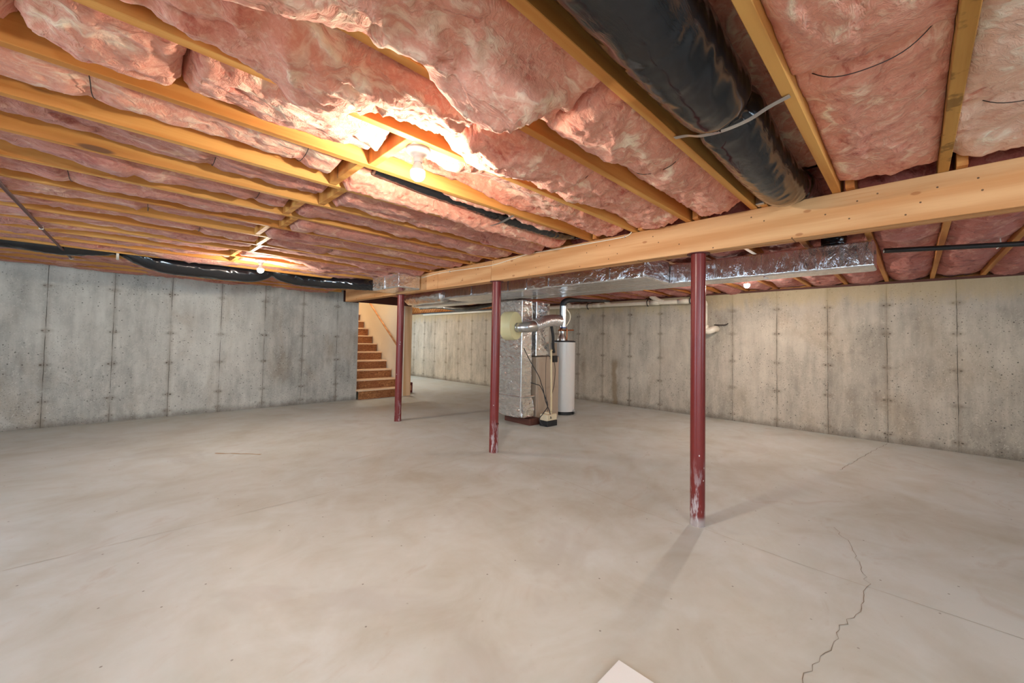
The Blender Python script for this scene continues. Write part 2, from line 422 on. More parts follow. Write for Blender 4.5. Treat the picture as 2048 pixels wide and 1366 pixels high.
def mat_foil(name, base=(.86, .86, .87), rough=.2, sc=16, st=.55, vec=(1, 1, 1)):
    n = NT(name); v = n.map(vec)
    a = n.noise(sc, v, 4, .62, 1.3, ty='FBM'); b = n.vor(sc*1.1, v, 'F1'); c = n.noise(sc*3, v, 3, .6, .5)
    h = n.math('ADD', n.math('MULTIPLY', a, .8), n.math('ADD', n.math('MULTIPLY', b, .35), n.math('MULTIPLY', c, .25)))
    col = n.mix(n.sstep(a, .3, .7), tuple(x*.80 for x in base), base)
    return n.fin(col, rough, .94, n.bump(h, st, .014))
M_FOIL = mat_foil('foil_facing', sc=7, st=1.0, base=(.95, .95, .95), rough=.09, vec=(1, 1, 1.8))
M_FOILS = mat_foil('foil_facing_taut', base=(.80, .80, .79), rough=.24, sc=9, st=.38)
M_FOILY = mat_foil('foil_facing_streaked', base=(.86, .85, .86), rough=.15, sc=7, st=.6, vec=(1, 2.4, .8))
M_TAPE = mat_foil('foil_tape', base=(.9, .91, .93), rough=.14, sc=30, st=.12)
M_STEEL = plain('galvanised_steel', (.66, .67, .68), .3, 1.0)
M_FLEXM = mat_foil('flex_metal', sc=40, st=.35, rough=.25)
def mat_poly():
    n = NT('black_polyethylene'); v = n.map((7, 34, 34)); a = n.noise(1.0, v, 4, .6, 1.8); b = n.noise(3, detail=3); c = n.noise(60, detail=2)
    m = n.sstep(b, .50, .68)
    h = n.math('ADD', n.math('MULTIPLY', n.math('MULTIPLY', a, m), 1.0), n.math('MULTIPLY', b, .6))
    col = n.mix(b, (.004, .0045, .006), (.009, .010, .013))
    return n.fin(col, n.sstep(c, .3, .8, .13, .19), 0.0, n.bump(h, .26, .010), spec=.7)
M_POLY = mat_poly()
M_WHITE = plain('white_porcelain', srgb(238, 232, 220), .25)
M_PVC = plain('cream_pvc', srgb(236, 226, 206), .35)
M_CPVC = plain('beige_cpvc', srgb(226, 204, 160), .4)
M_BLK = plain('black_rubber', (.016, .016, .017), .55)
M_BLKP = plain('black_iron_pipe', (.02, .019, .019), .4)
M_ENAM = plain('white_enamel', srgb(226, 224, 220), .28, var=.02)
M_TAN = plain('tan_cabinet_steel', srgb(178, 158, 138), .42, var=.02)
M_TAND = plain('taupe_steel', srgb(146, 130, 112), .45, var=.02)
M_CREAM = plain('cream_plastic', srgb(224, 214, 166), .45, var=.02)
M_PUMP = plain('ivory_plastic', srgb(224, 208, 176), .45, var=.02)
M_DRY = plain('cream_drywall', srgb(240, 228, 206), .85, var=.01)
M_COPPER = plain('copper', srgb(176, 110, 74), .3, 1.0)
M_CABLE = plain('white_cable_jacket', srgb(240, 226, 200), .4)
M_WIRE = plain('dark_spring_wire', (.04, .025, .022), .45, .4)
M_ROD = plain('rusty_brown_steel', srgb(84, 44, 36), .45)
M_REDB = plain('dark_red_cardboard', srgb(96, 30, 28), .6)
M_DKW = plain('dark_stained_wood', srgb(92, 52, 40), .7)
M_BRICK = plain('pale_red_label', srgb(196, 130, 104), .6)
def mat_emit(name, c, s):
    n = NT(name); n.fin((1, 1, 1), .5); n.b.inputs['Emission Color'].default_value = (*c, 1); n.b.inputs['Emission Strength'].default_value = s; return n.m
M_BULB = mat_emit('lit_bulb', (1.0, .90, .77), BULB)
def mat_glass():
    n = NT('window_glass'); return n.fin((.9, .95, 1), .05, 0.0, Transmission_Weight=1.0)
M_GLASS = mat_glass()

# ------------------------------------------------------------------ room dimensions
YL, XF = 7.827, 7.095            # left wall, far wall
ZJ, ZS = 2.078, 2.31             # joist undersides, subfloor
XBM, BW, ZB = 2.832, .114, 1.855  # beam face, width, underside
XW = 3.43                        # free end of the left wall beside the stairs
YE = 12.45                       # end of the far part of the room
XD = 4.38                        # drywall face along the stairs
R = lambda k: .277 + .4062*k     # right face of near joist k

# floor with a gently uneven surface
def build_floor():
    xs = np.linspace(XB0-.2, XF+.2, 110); ys = np.linspace(YR0-.2, YE+.2, 150)
    X, Y = np.meshgrid(xs, ys, indexing='ij'); Z = zf(X, Y)
    v = np.stack([X, Y, Z], -1).reshape(-1, 3); m = len(ys); idx = np.arange(len(xs)*m).reshape(len(xs), m)
    f = np.stack([idx[:-1, :-1], idx[1:, :-1], idx[1:, 1:], idx[:-1, 1:]], -1).reshape(-1, 4)
    me = pyd(v, f); o = link('floor', me, M_FLOOR, smooth=True); return struct(o)
floor = build_floor()
def mark(name, pts, w, mat, jit=0.0, seed=1, step=.05):
    """hairline lying on the slab: a child of the floor"""
    P = [Vector((p[0], p[1], 0)) for p in pts]; L = []
    for a, b in zip(P, P[1:]):
        n = max(1, int((b-a).length/step)); L += [a.lerp(b, i/n) for i in range(n)]
    L.append(P[-1]); rs = random.Random(seed); V = []; F = []
    for i, p in enumerate(L):
        t = (L[min(i+1, len(L)-1)]-L[max(i-1, 0)]).normalized(); nn = Vector((-t.y, t.x, 0))
        p = p + nn*rs.uniform(-jit, jit); ww = w*rs.uniform(.5, 1.2) if jit else w
        for s_ in (-1, 1):
            q = p+nn*s_*ww/2; V.append((q.x, q.y, float(zf(q.x, q.y))+.0012))
    for i in range(len(L)-1): F.append((2*i, 2*i+2, 2*i+3, 2*i+1))
    return link(name, pyd(V, F), mat, floor)
mark('crack', [(3.529, .389), (3.288, .290), (2.833, .181), (2.503, .196), (2.348, .227), (2.06, .261), (1.796, .300), (1.55, .34)], .0024, M_CRACK, .014, 3, .035)
mark('control_joint', [(-3.2, 3.30), (-.376, 3.273), (.883, 3.238), (2.86, 3.20)], .0030, M_JOINT, .001)
mark('control_joint', [(2.95, 7.6), (3.03, 6.873), (2.90, 5.25)], .0030, M_JOINT, .001)
mark('control_joint', [(2.90, 5.15), (2.90, 3.21)], .0030, M_JOINT, .001)
mark('control_joint', [(2.89, 3.11), (2.80, 1.614), (2.80, 1.12)], .0030, M_JOINT, .001)
mark('control_joint', [(2.86, 1.0), (2.80, .45), (2.74, -1.2)], .0030, M_JOINT, .001)
mark('stain', [(.766, 5.09), (.95, 4.9), (1.097, 4.73)], .03, M_STAIN, .008, 9)
mark('crack', [(7.0, .25), (6.25, .367), (5.13, .524)], .004, M_CRACK, .008, 5)

def wallbox(name, x0, x1, y0, y1, z0, z1, mat):
    return struct(B().box(x0, x1, y0, y1, z0, z1).out(name, mat, origin=((x0+x1)/2, (y0+y1)/2, z0)))
def cut_wall(name, axis, c0, c1, a0, a1, z1, holes, mat):
    """wall slab with rectangular openings; axis = the direction it runs in"""
    b = B(); hs = sorted(holes); cur = a0
    def put(p0, p1, q0, q1):
        if p1-p0 < 1e-4 or q1-q0 < 1e-4: return
        if axis == 'x': b.box(p0, p1, c0, c1, q0, q1)
        else: b.box(c0, c1, p0, p1, q0, q1)
    for (h0, h1, g0, g1) in hs:
        put(cur, h0, 0, z1); put(h0, h1, 0, g0); put(h0, h1, g1, z1); cur = h1
    put(cur, a1, 0, z1)
    return struct(b.out(name, mat))
hr = [(c-w/2, c+w/2, zc-h/2, zc+h/2) for wl, c, zc, w, h, p in UNSEEN_WINDOWS if wl == 'right']
hb = [(c-w/2, c+w/2, zc-h/2, zc+h/2) for wl, c, zc, w, h, p in UNSEEN_WINDOWS if wl == 'back']
# left wall: full height, then the lower beam pocket beside the stairs
wl = B().box(XB0-.2, 3.12, YL, YL+.2, -.15, ZS); wl.box(3.12, XW, YL, YL+.2, -.15, 1.925)
struct(wl.out('wall_left', M_WL, origin=(0, YL, 0)))
wallbox('wall_far', XF, XF+.2, YR0-.2, YE+.2, -.15, 2.048, M_WF)
cut_wall('wall_end', 'x', YE, YE+.2, XW, XF, ZS, [(5.0, 6.2, 1.0, 1.9)], M_WF)
cut_wall('wall_right', 'x', YR0-.2, YR0, XB0-.2, XF, ZS, hr, M_WB)
cut_wall('wall_back', 'y', XB0-.2, XB0, YR0, YL, ZS, hb, M_WB)
wn = 1
for wl_, c, zc, w, h, p in UNSEEN_WINDOWS:
    b = B(); g = B(); t = .045
    def bb(bq, a0, a1, z0, z1, d0, d1):
        if wl_ == 'right': bq.box(a0, a1, YR0-d1, YR0-d0, z0, z1)
        elif wl_ == 'end': bq.box(a0, a1, YE+d0, YE+d1, z0, z1)
        else: bq.box(XB0-d1, XB0-d0, a0, a1, z0, z1)
    bb(b, c-w/2, c+w/2, zc-h/2, zc-h/2+t, .12, .17); bb(b, c-w/2, c+w/2, zc+h/2-t, zc+h/2, .12, .17)
    for q in (c-w/2, c-t/2, c+w/2-t): bb(b, q, q+t, zc-h/2+t, zc+h/2-t, .12, .17)
    o = struct(b.out('window_%d' % wn, M_WHITE))  # frames for the unseen windows, most of them added to hold fill lamps
    bb(g, c-w/2+t, c+w/2-t, zc-h/2+t, zc+h/2-t, .143, .147); g.out('pane', M_GLASS, o)
    wn += 1
# subfloor overhead, open above the stairs
cb = B().box(XB0-.2, XF+.2, YR0-.2, YL, ZS, ZS+.02); cb.box(XD+.12, XF+.2, YL, YE+.2, ZS, ZS+.02)
cb.box(XB0-.2, XW-.03, YL, YL+.2, ZS, ZS+.02)
struct(cb.out('ceiling', M_SUB))
struct(B().box(XF-.012, XF+.14, YR0, YE, 2.048, ZJ-.001).out('trim_1', M_DKW))             # sill plate on the far wall
struct(B().box(XF+.10, XF+.14, YR0, YE, ZJ, ZS).out('trim_2', M_JOISTF))
# stairwell: drywall on both sides, end and top
struct(B().box(XD, XD+.12, 7.76, YE, 0, 4.6).out('wall_stair_right', M_DRY))
struct(B().box(XW-.12, XW-.005, YL+.2, YE, 0, 4.6).out('wall_stair_left', M_DRY))
struct(B().box(XW-.12, XD+.12, 11.2, 11.32, 0, 4.6).out('wall_stair_end', M_DRY))
struct(B().box(XW-.12, XD+.12, 7.76, 11.32, 4.6, 4.62).out('ceiling_stair', M_DRY))
struct(B().box(XW-.12, XD+.12, 7.66, 7.76, 2.34, 4.6).out('wall_stair_front', M_DRY))
struct(B().box(3.13, XD+.20, 7.70, 7.76, 1.93, ZS).box(3.121, XW, 7.84, 8.02, 1.926, ZS).out('trim_3', M_DKW))                  # header over the stair opening
struct(B().box(XD+.005, XD+.185, 7.70, 7.76, 0, 1.86).box(XD+.005, XD+.185, 7.70, 7.76, 1.86, 1.93).out('trim_4', M_TRIM))  # post casing at the foot of the stairs
struct(B().box(XD-.02, XD+.005, 7.69, 7.76, 0, 1.93).out('trim_5', M_DRY))

# ------------------------------------------------------------------ beam and posts
beam = empty('support_beam', (XBM+BW/2, 3.0, ZB), 'long built-up pine beam crossing the basement on red posts', 'beam')
cuts = [-3.9, 3.19, 4.19, 7.02]
for i in range(3):
    b = B()
    for j in range(3):
        x0 = XBM + j*BW/3
        b.box(x0+(.0008 if j else 0), x0+BW/3, cuts[i]+.002, cuts[i+1]-.002, ZB, ZJ-.001, .0025)
    b.out('beam_section', M_BEAM, beam)
PY = [1.0635, 3.162, 5.20]
PL = ['nearest red steel post with scuffed white foot, right of the heating duct',
      'middle red steel post standing in front of the foil-wrapped vertical duct',
      'farthest red steel post standing beside the staircase']
XP = XBM + BW/2 + .004
for i, (py, lab) in enumerate(zip(PY, PL)):
    z0 = float(zf(XP, py)); t = empty('support_post', (XP, py, z0), lab, 'post', 'red steel posts under the beam')
    rr = .048
    B().lathe([(rr, z0-.004), (rr, z0+.02), (rr, ZB-.006)], (XP, py, 0), n=36).out('shaft', M_POST, t, auto=40)
    B().lathe([(.075, ZB-.006), (.075, ZB-.0005)], (XP, py, 0), n=28).out('cap_plate', M_PLATE, t, auto=30)
    if i == 1: B().box(XP-.012, XP+.012, py-.062, py-.045, z0+.30, z0+.315).out('adjusting_pin', M_PLATE, t)

# ------------------------------------------------------------------ joists
ORD = ['zeroth', 'first', 'second', 'third', 'fourth', 'fifth', 'sixth', 'seventh', 'eighth', 'ninth', 'tenth', 'eleventh', 'twelfth', 'thirteenth', 'fourteenth', 'fifteenth', 'sixteenth', 'seventeenth', 'eighteenth', 'nineteenth', 'twentieth', 'twenty-first', 'twenty-second', 'twenty-third', 'twenty-fourth']
NJL = {-3: 'outermost pine joist on the camera side, second right of the stained joist',
       -2: 'pine joist on the camera side, next right of the stained joist',
       -1: 'water-stained pine joist between pink insulation, right of the big black duct',
       0: 'pine joist along the right side of the big black duct',
       1: 'pine joist along the left side of the big black duct',
       2: 'pine joist midway between big black duct and near bulb, half buried in pink insulation',
       3: 'pine joist that carries the near bare bulb'}
JW = .038
for k in range(-3, 19):
    lab = NJL.get(k, '%s pine joist left of the near bulb, camera side of beam' % ORD[max(0, min(24, k-3))])
    o = B().box(XB0-.02+.001, XBM+BW+.04, R(k), R(k)+JW, ZJ, ZS-.001, .002).out('floor_joist', M_JOISTD if k == -1 else M_JOIST)
    tag(o, lab, 'joist', 'joists on the camera side of the beam')
FJ = lambda k: R(k)-.060
for k in range(-5, 18):
    if k >= -1: lab = '%s joist beyond the beam, counted leftward from the stained joist' % ORD[k+2]
    else: lab = '%s joist beyond the beam, counted rightward from the stained joist' % ORD[-1-k]
    o = B().box(XBM-.04, XF+.08, FJ(k), FJ(k)+JW, ZJ, ZS-.001, .002).out('floor_joist', M_JOISTF)
    tag(o, lab, 'joist', 'joists beyond the beam')
# solid blocking between the camera-side joists
bl = {3: .86, 4: .82, 5: .90, 6: .80, 7: .88, 8: .80, 9: .90, 10: .93, 11: .84, 12: .90}
for k, x in bl.items():
    o = B().box(x, x+JW, R(k)+JW+.001, R(k+1)-.001, ZJ+.002, ZS-.03, .002).out('joist_block', M_BLOCK)
    tag(o, 'short pine block between joists, %s of the row counting from the near bulb' % ORD[k-2], 'block', 'blocks bridging the joists')

# ------------------------------------------------------------------ insulation
def S(x): x = np.clip(x, 0, 1); return x*x*(3-2*x)
def make_batt(x0, x1, y0, y1, mat, label, seed, dx=.03, ze=.075, zm=.02, bumps=(), wires=(), amp=1.0, group='pink insulation batts between the joists', ends=(1, 1), zt=ZS-.012, side=(1, 1), pw=2.6):
    """one fibreglass batt: lumpy sagging underside, square sides held between two joists.
    bumps: (x, sigma, drop, t0, st) extra sag; wires: x positions where a support wire pinches it"""
    yc, hw = (y0+y1)/2, (y1-y0)/2-.0015
    nx = max(6, int((x1-x0)/dx)); nt = max(10, int(2*hw/dx)+6)
    xs = np.linspace(x0, x1, nx+1); tt = np.sin(np.linspace(-PI/2, PI/2, nt+1)); tt = .45*tt + .55*np.linspace(-1, 1, nt+1)
    X, T = np.meshgrid(xs, tt, indexing='ij'); Y = yc+hw*T
    s = seed
    edge = ze + .030*noise(X*2.1, T*.3+s, 0, s) + .012*noise(X*7, T*.4, 0, s+3) + .006*noise(X*20, T*.5, 0, s+5)
    mid = zm + .022*noise(X*1.7, 0*T, 0, s+9)
    P = 1-np.abs(T)**(pw)
    z = edge*(1-P) + mid*P
    for (bx, bs, bd, bt, bts) in bumps:
        z -= bd*np.exp(-((X-bx)/bs)**2-((T-bt)/bts)**2)*(1-np.abs(T)**9)
    for wx in wires:
        z += .026*np.exp(-((X-wx)/.035)**2)*(1-.3*np.abs(T))
        z -= .010*np.exp(-((X-wx)/.16)**2)
    # lumps, folds, fluff
    n1 = fbm(X*2.4, Y*5, 0, s+20, 3); n2 = ridge(X*5+n1*1.2, Y*9+n1, 0, s+40, 3); n3 = ridge(X*14+n1*2, Y*22, 0, s+60, 3); n4 = fbm(X*42, Y*60, 0, s+80, 2)
    fade = .35+.65*(1-T**4)
    z += amp*fade*(-.020*n1 - .014*(n2-.25) - .0075*(n3-.2) - .0028*n4)
    # ends curl up
    L = .035
    e0 = 1-S((X-x0)/L) if ends[0] else 0*X; e1 = 1-S((x1-X)/L) if ends[1] else 0*X
    z += (e0+e1)*.045*(1-.2*T*T)
    Xd = X + e0*.004 - e1*.004 + .004*noise(Y*30, X*2, 0, s+7)*(e0+e1)
    z = np.minimum(z, .205); Z = ZJ+z
    # where it hangs below the joists it swells over their undersides
    low = S((-.010-z)/.03)*S((np.abs(T)-.45)/.4)
    Yd = Y + np.sign(T)*low*np.where(T > 0, .034*side[1], .034*side[0]) + .006*noise(X*9, T*2, 0, s+90)*low
    Yd = np.where(low > .02, Yd, np.clip(Yd, y0+.0015, y1-.0015))
    V = np.stack([Xd, Yd, Z], -1).reshape(-1, 3); m = nt+1; idx = np.arange((nx+1)*m).reshape(nx+1, m)
    F = np.stack([idx[:-1, :-1], idx[:-1, 1:], idx[1:, 1:], idx[1:, :-1]], -1).reshape(-1, 4).tolist()
    ring = list(idx[:, 0]) + list(idx[-1, 1:]) + list(idx[-2::-1, -1]) + list(idx[0, -2:0:-1])
    V = V.tolist(); base = len(V)
    for q in ring:
        p = V[q]; V.append((min(max(p[0], x0), x1), min(max(p[1], y0+.001), y1-.001), zt))
    nr = len(ring)
    for i in range(nr):
        j = (i+1) % nr; F.append((ring[i], ring[j], base+j, base+i))
    F.append(tuple(base+i for i in range(nr-1, -1, -1)))
    me = pyd(V, F); sm = [True]*(len(F)-1)+[False]
    o = link('insulation_batt', me, mat, None, (x0, yc, ZJ))
    me.polygons.foreach_set('use_smooth', sm)
    return tag(o, label, 'insulation', group)
WIRES = []
def bay(k, y=None):
    return R(k)+JW, R(k+1)
def placename(k):
    if k == -3: return 'two bays right of stained joist'
    if k == -2: return 'right of stained joist'
    if k == -1: return 'between stained joist and big duct'
    if k == 0: return 'above the big black duct'
    if k == 1: return 'in bay left of the big black duct'
    if k == 2: return 'in the bay just right of the near bulb'
    if k == 3: return 'in bay of the near bulb'
    return 'in %s bay left of near bulb' % ORD[k-3]
# segments of every camera-side bay: list of (x0, x1, where-word)
rng = random.Random(7)
BW_ = {4: (-.10, .62), 5: (.32,), 6: (.05, .60), 7: (-.22, 1.1), 8: (.12,), 9: (.45, 1.5), 11: (.9,), -1: (1.62,), -2: (2.20,), 1: (1.9,), 2: (.02, 1.75)}
for k in range(-3, 19):
    y0, y1 = bay(k)
    if k == 18: y1 = YL-.003
    near = k in (1, 2, 3); dx = .013 if near else (.018 if k in (-2, -1, 4, 5, 0) else .03)
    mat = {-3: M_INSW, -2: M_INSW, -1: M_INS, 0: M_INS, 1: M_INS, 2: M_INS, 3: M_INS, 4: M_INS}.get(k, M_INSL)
    xs_end = XBM-.02
    if k in bl: segs = [(XB0+.02, bl[k]-.01, 'end behind the pine block'), (bl[k]+JW+.01, xs_end, 'end toward the beam')]
    elif k in (1, 2): segs = [(XB0+.02, -.35, 'piece behind the camera'), (-.345, 1.20 if k == 1 else .98, 'sagging piece'), (1.205 if k == 1 else .985, xs_end, 'piece toward the beam')]
    else: segs = [(XB0+.02, -.1 + .5*rng.random(), 'piece away from the beam'), (0, xs_end, 'piece toward the beam')]; segs[1] = (segs[0][1]+.005, xs_end, segs[1][2])
    if k == 3: segs = [(XB0+.02, -.24, 'first piece from the left edge'), (-.235, .13, 'short middle piece'), (.135, bl[k]-.01, 'piece before the pine block'), segs[1]]
    if k in (13, 14, 15, 16, 17, 18): segs = [(XB0+.02, xs_end, 'whole length')]
    for (a, b, wh) in segs:
        if wh == 'piece behind the camera': continue
        if a < XB0+.1: a = -2.0 if k < 4 else XB0+.02
        if k == 4 and a > .5:   # torn open around the small flexible duct: two strips
            make_batt(a, b, y0, y0+.09, M_INS, 'narrow torn insulation strip right of the small black duct', 400, .014, .05, .035, amp=1.5, bumps=[(1.6, .5, .02, 0, 1), (2.35, .2, .03, .5, .8)], group='torn insulation strips around the small black duct')
            make_batt(a, b, y1-.175, y1-.001, M_INS, 'wide torn insulation strip left of the small black duct', 401, .014, .045, -.005, amp=1.5, bumps=[(1.25, .35, .035, 0, .9), (2.0, .3, .045, .2, .9), (2.6, .15, .02, 0, 1)], group='torn insulation strips around the small black duct')
            continue
        kw = dict(ze=.10, zm=.030, pw=2.2) if a < .5 else dict(ze=.065, zm=-.008, pw=3.0); bumps = []; wires = [w for w in BW_.get(k, ()) if a+.1 < w < b-.1]
        if k in (5, 6) and a < .5: kw = dict(ze=.082, zm=.018, pw=2.3)
        if k in range(7, 14) and a < .5: kw = dict(ze=.085, zm=.005, pw=2.6)
        if k in (13, 15, 16, 17): kw = dict(ze=.075, zm=.005, pw=2.6)
        if k == 0: kw = dict(ze=.20, zm=.195)
        if k in (-1, -2, -3): kw = dict(ze=.05, zm=.015)
        if k == 14: kw = dict(ze=.20, zm=.195)
        if k == 18: kw = dict(ze=.035, zm=-.01)
        if k == 1: kw = dict(ze=.07, zm=.0); bumps = [(.10, .50, .175, .5, .8), (.87, .20, .16, .5, .8), (1.5, .35, .03, .2, .8)]
        if k == 2: kw = dict(ze=.055, zm=-.005); bumps = [(.46, .19, .12, .5, .8), (1.25, .25, .05, .2, .9)]
        if k == 3: kw = dict(ze=.055, zm=.02); bumps = [(-.05, .12, .03, .2, .8), (.55, .2, .03, .0, .9)] if a < .5 else [(1.35, .40, -.10, .6, .7), (1.15, .12, .05, -.6, .5)]
        if k == 3 and a > .5:  # cleared round the lamp box
            bumps = bumps + [(.96, .13, -.085, -.7, .9)]
        amp = 2.2 if k in (1, 2) and -1 < a < .5 else (1.6 if near else 1.2)
        lab = 'pink insulation batt %s, %s' % (placename(k), wh)
        make_batt(a, b, y0, y1, mat, lab, 100+k*7+int((a+4)*9), dx, bumps=bumps, wires=wires, amp=amp, **kw)
        for w in wires: WIRES.append((k, w, y0, y1))
# beyond the beam
for k in range(-5, 18):
    y0, y1 = FJ(k)+JW, FJ(k+1)
    if k > 8: dx = .06
    else: dx = .03
    w = ('%s bay leftward of' % ORD[k+2]) if k >= -1 else ('%s bay rightward of' % ORD[-1-k])
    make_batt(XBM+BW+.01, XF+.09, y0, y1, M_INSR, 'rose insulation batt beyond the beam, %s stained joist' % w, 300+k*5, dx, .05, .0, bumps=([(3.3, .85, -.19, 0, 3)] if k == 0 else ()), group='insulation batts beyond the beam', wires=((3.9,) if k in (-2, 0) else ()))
for (k, w, y0, y1) in WIRES:
    ym = (y0+y1)/2; zw = .022 if k in (4, 5, 6) else .002
    o = B().tube([(w-.02, y0+.002, ZJ+.095), (w, y0+.09, ZJ+zw+.018), (w+.004, ym, ZJ+zw), (w+.01, y1-.09, ZJ+zw+.02), (w+.02, y1-.002, ZJ+.10)], .0017, n=6).out('insulation_wire', M_WIRE, smooth=True)
    tag(o, 'bowed wire under insulation %s%s' % (placename(k), (', nearer the beam' if w == max(BW_[k]) else ', away from beam') if len(BW_[k]) > 1 else ''), 'wire', 'bowed insulation wires')

# ------------------------------------------------------------------ ceiling lamps
def lamp(x, y, ztop, label, n=28):
    t = empty('ceiling_lamp', (x, y, ztop), label, 'lamp', 'bare bulbs in porcelain holders')
    B().lathe([(.055, 0), (.055, -.008), (.050, -.016), (.030, -.024), (.022, -.036)], (x, y, ztop), n=n).out('holder', M_WHITE, t, auto=50)
    hd = t.children[0]
    B().lathe([(.0205, -.034), (.021, -.052), (.019, -.060)], (x, y, ztop), n=n).out('socket', M_WHITE, hd, auto=50)
    B().lathe([(.013, -.058), (.016, -.066), (.024, -.080), (.0305, -.094), (.0322, -.100)], (x, y, ztop), n=n).out('bulb_neck', M_WHITE, hd, auto=40)
    pr = [(.0323, -.1002), (.0325, -.108), (.031, -.122), (.025, -.134), (.014, -.142), (.004, -.1445)]
    B().lathe(pr, (x, y, ztop), n=n).out('bulb', M_BULB, t, smooth=True)
    return t
lamp(.945, R(3)+JW+.045, ZJ-.001, 'near lit bare bulb in white porcelain holder, upper middle of ceiling')
lamp(1.13, R(12)+JW/2+.02, ZJ-.001, 'lit bare bulb in front of the sagging black duct by the left wall')
lamp(5.55, R(3)-.060+.02, ZJ-.001, 'lit bare bulb beyond the beam, under the foil duct by the tan wall')
lamp(5.0, R(23)+.2, ZJ-.001, 'bare bulb over the passage behind the stairs')  # hidden bulb, added to brighten the passage
lamp(1.0, R(-6), ZJ-.001, 'bare bulb behind the camera on the right')  # out-of-view bulb, added for broader light in the room
M_BULB = mat_emit('bright_stair_bulb', (1.0, .95, .88), BULB*1.3)
lamp(3.9, 9.0, 4.58, 'bare bulb at the top of the stairwell')

# ------------------------------------------------------------------ flexible ducts
def wr(seed, a=.004, fs=26, ft=3, pinch=()):
    def f(s, th, p):
        v = a*float(ridge(s*fs+math.cos(th)*ft*.6, math.sin(th)*ft, 0, seed, 2)) + a*1.2*float(noise(s*3, math.cos(th)*1.2, math.sin(th)*1.2, seed+5))
        for (px, w, d) in pinch:
            g = math.exp(-((p.x-px)/w)**2); v -= d*g*(.6+.4*abs(math.sin(th*9+seed)))
        return v
    return f
big = [(-2.6, .505, 2.135), (-1.5, .50, 2.13), (-.6, .505, 2.132), (.2, .51, 2.126), (.9, .51, 2.124), (1.4, .513, 2.118), (1.62, .514, 2.136), (1.9, .515, 2.118), (2.3, .515, 2.102), (2.6, .51, 2.110), (2.80, .50, 2.160), (3.0, .49, 2.19), (3.3, .485, 2.185), (3.8, .47, 2.17), (4.16, .46, 2.15)]
o = B().tube(big, [.128]*4+[.126, .124, .122, .118, .115, .112, .105, .095, .09, .085, .07], n=56, step=.012, disp=wr(3, .0030, 14, 3, [(1.62, .05, .026), (2.78, .03, .010), (1.05, .02, .004)])).out('flexible_duct', M_POLY, smooth=True)
tag(o, 'big glossy black wrapped duct slung between joists at upper right', 'duct', 'black flexible ducts')
sm = [(.98, 2.075, 2.165), (1.3, 2.075, 2.150), (1.6, 2.08, 2.142), (1.92, 2.085, 2.128), (2.3, 2.085, 2.128), (2.6, 2.085, 2.138), (2.85, 2.07, 2.18)]
o = B().tube(sm, [.048, .05, .054, .052, .058, .06, .055], n=32, step=.008, disp=wr(11, .004, 30, 3, [(1.92, .03, .008)])).out('flexible_duct', M_POLY, smooth=True)
tag(o, 'small black duct showing through torn insulation beside the near bulb', 'duct', 'black flexible ducts')
wlp = [(-3.3, 6.17, 2.15), (-2.2, 6.17, 2.13), (-.9, 6.17, 2.135), (-.45, 6.17, 2.115), (-.02, 6.17, 2.155), (.2, 6.165, 2.085), (.46, 6.16, 2.038), (.95, 6.15, 2.030), (1.25, 6.15, 2.040), (1.47, 6.15, 2.112), (1.62, 6.15, 2.085), (1.85, 6.15, 2.050), (2.15, 6.10, 2.045), (2.4, 5.85, 2.03), (2.56, 5.62, 2.00), (2.66, 5.35, 1.975)]
o = B().tube(wlp, [.10, .10, .10, .10, .085, .10, .112, .112, .105, .085, .1, .10, .10, .085, .075, .07], n=36, step=.018, disp=wr(21, .006, 16, 3, [(-.02, .05, .02), (1.47, .05, .015)])).out('flexible_duct', M_POLY, smooth=True)
tag(o, 'black wrapped duct sagging along the top of the left wall', 'duct', 'black flexible ducts')
o = B().tube([(3.55, 5.06, 1.90), (3.56, 5.4, 1.905), (3.62, 5.8, 1.91), (3.70, 6.15, 1.93), (3.8, 6.5, 1.95)], .105, n=30, step=.02, disp=wr(31, .007, 20, 3)).out('flexible_duct', M_FOIL, smooth=True)
tag(o, 'crinkled foil flexible duct behind the beam beside the stairs', 'duct', 'foil ducts')
o = B().tube([(4.20, .46, 2.048), (4.20, .46, 2.09), (4.19, .46, 2.13)], .085, n=28, step=.012, disp=wr(41, .006, 30, 3)).out('duct_boot', M_POLY, smooth=True)
tag(o, 'black boot joining the big duct to the foil trunk top', 'duct boot')
o = B().tube([(5.55, 5.9, 2.02), (5.58, 6.5, 1.97), (5.6, 7.1, 1.94), (5.62, 7.7, 1.98), (5.65, 8.3, 2.03), (5.7, 9.2, 2.04)], [.03, .06, .075, .06, .04, .03], n=20, step=.03, disp=wr(51, .004, 20, 3)).out('flexible_duct', M_POLY, smooth=True)
tag(o, 'black duct sagging above the cream pipe in the passage behind stairs', 'duct', 'black flexible ducts')
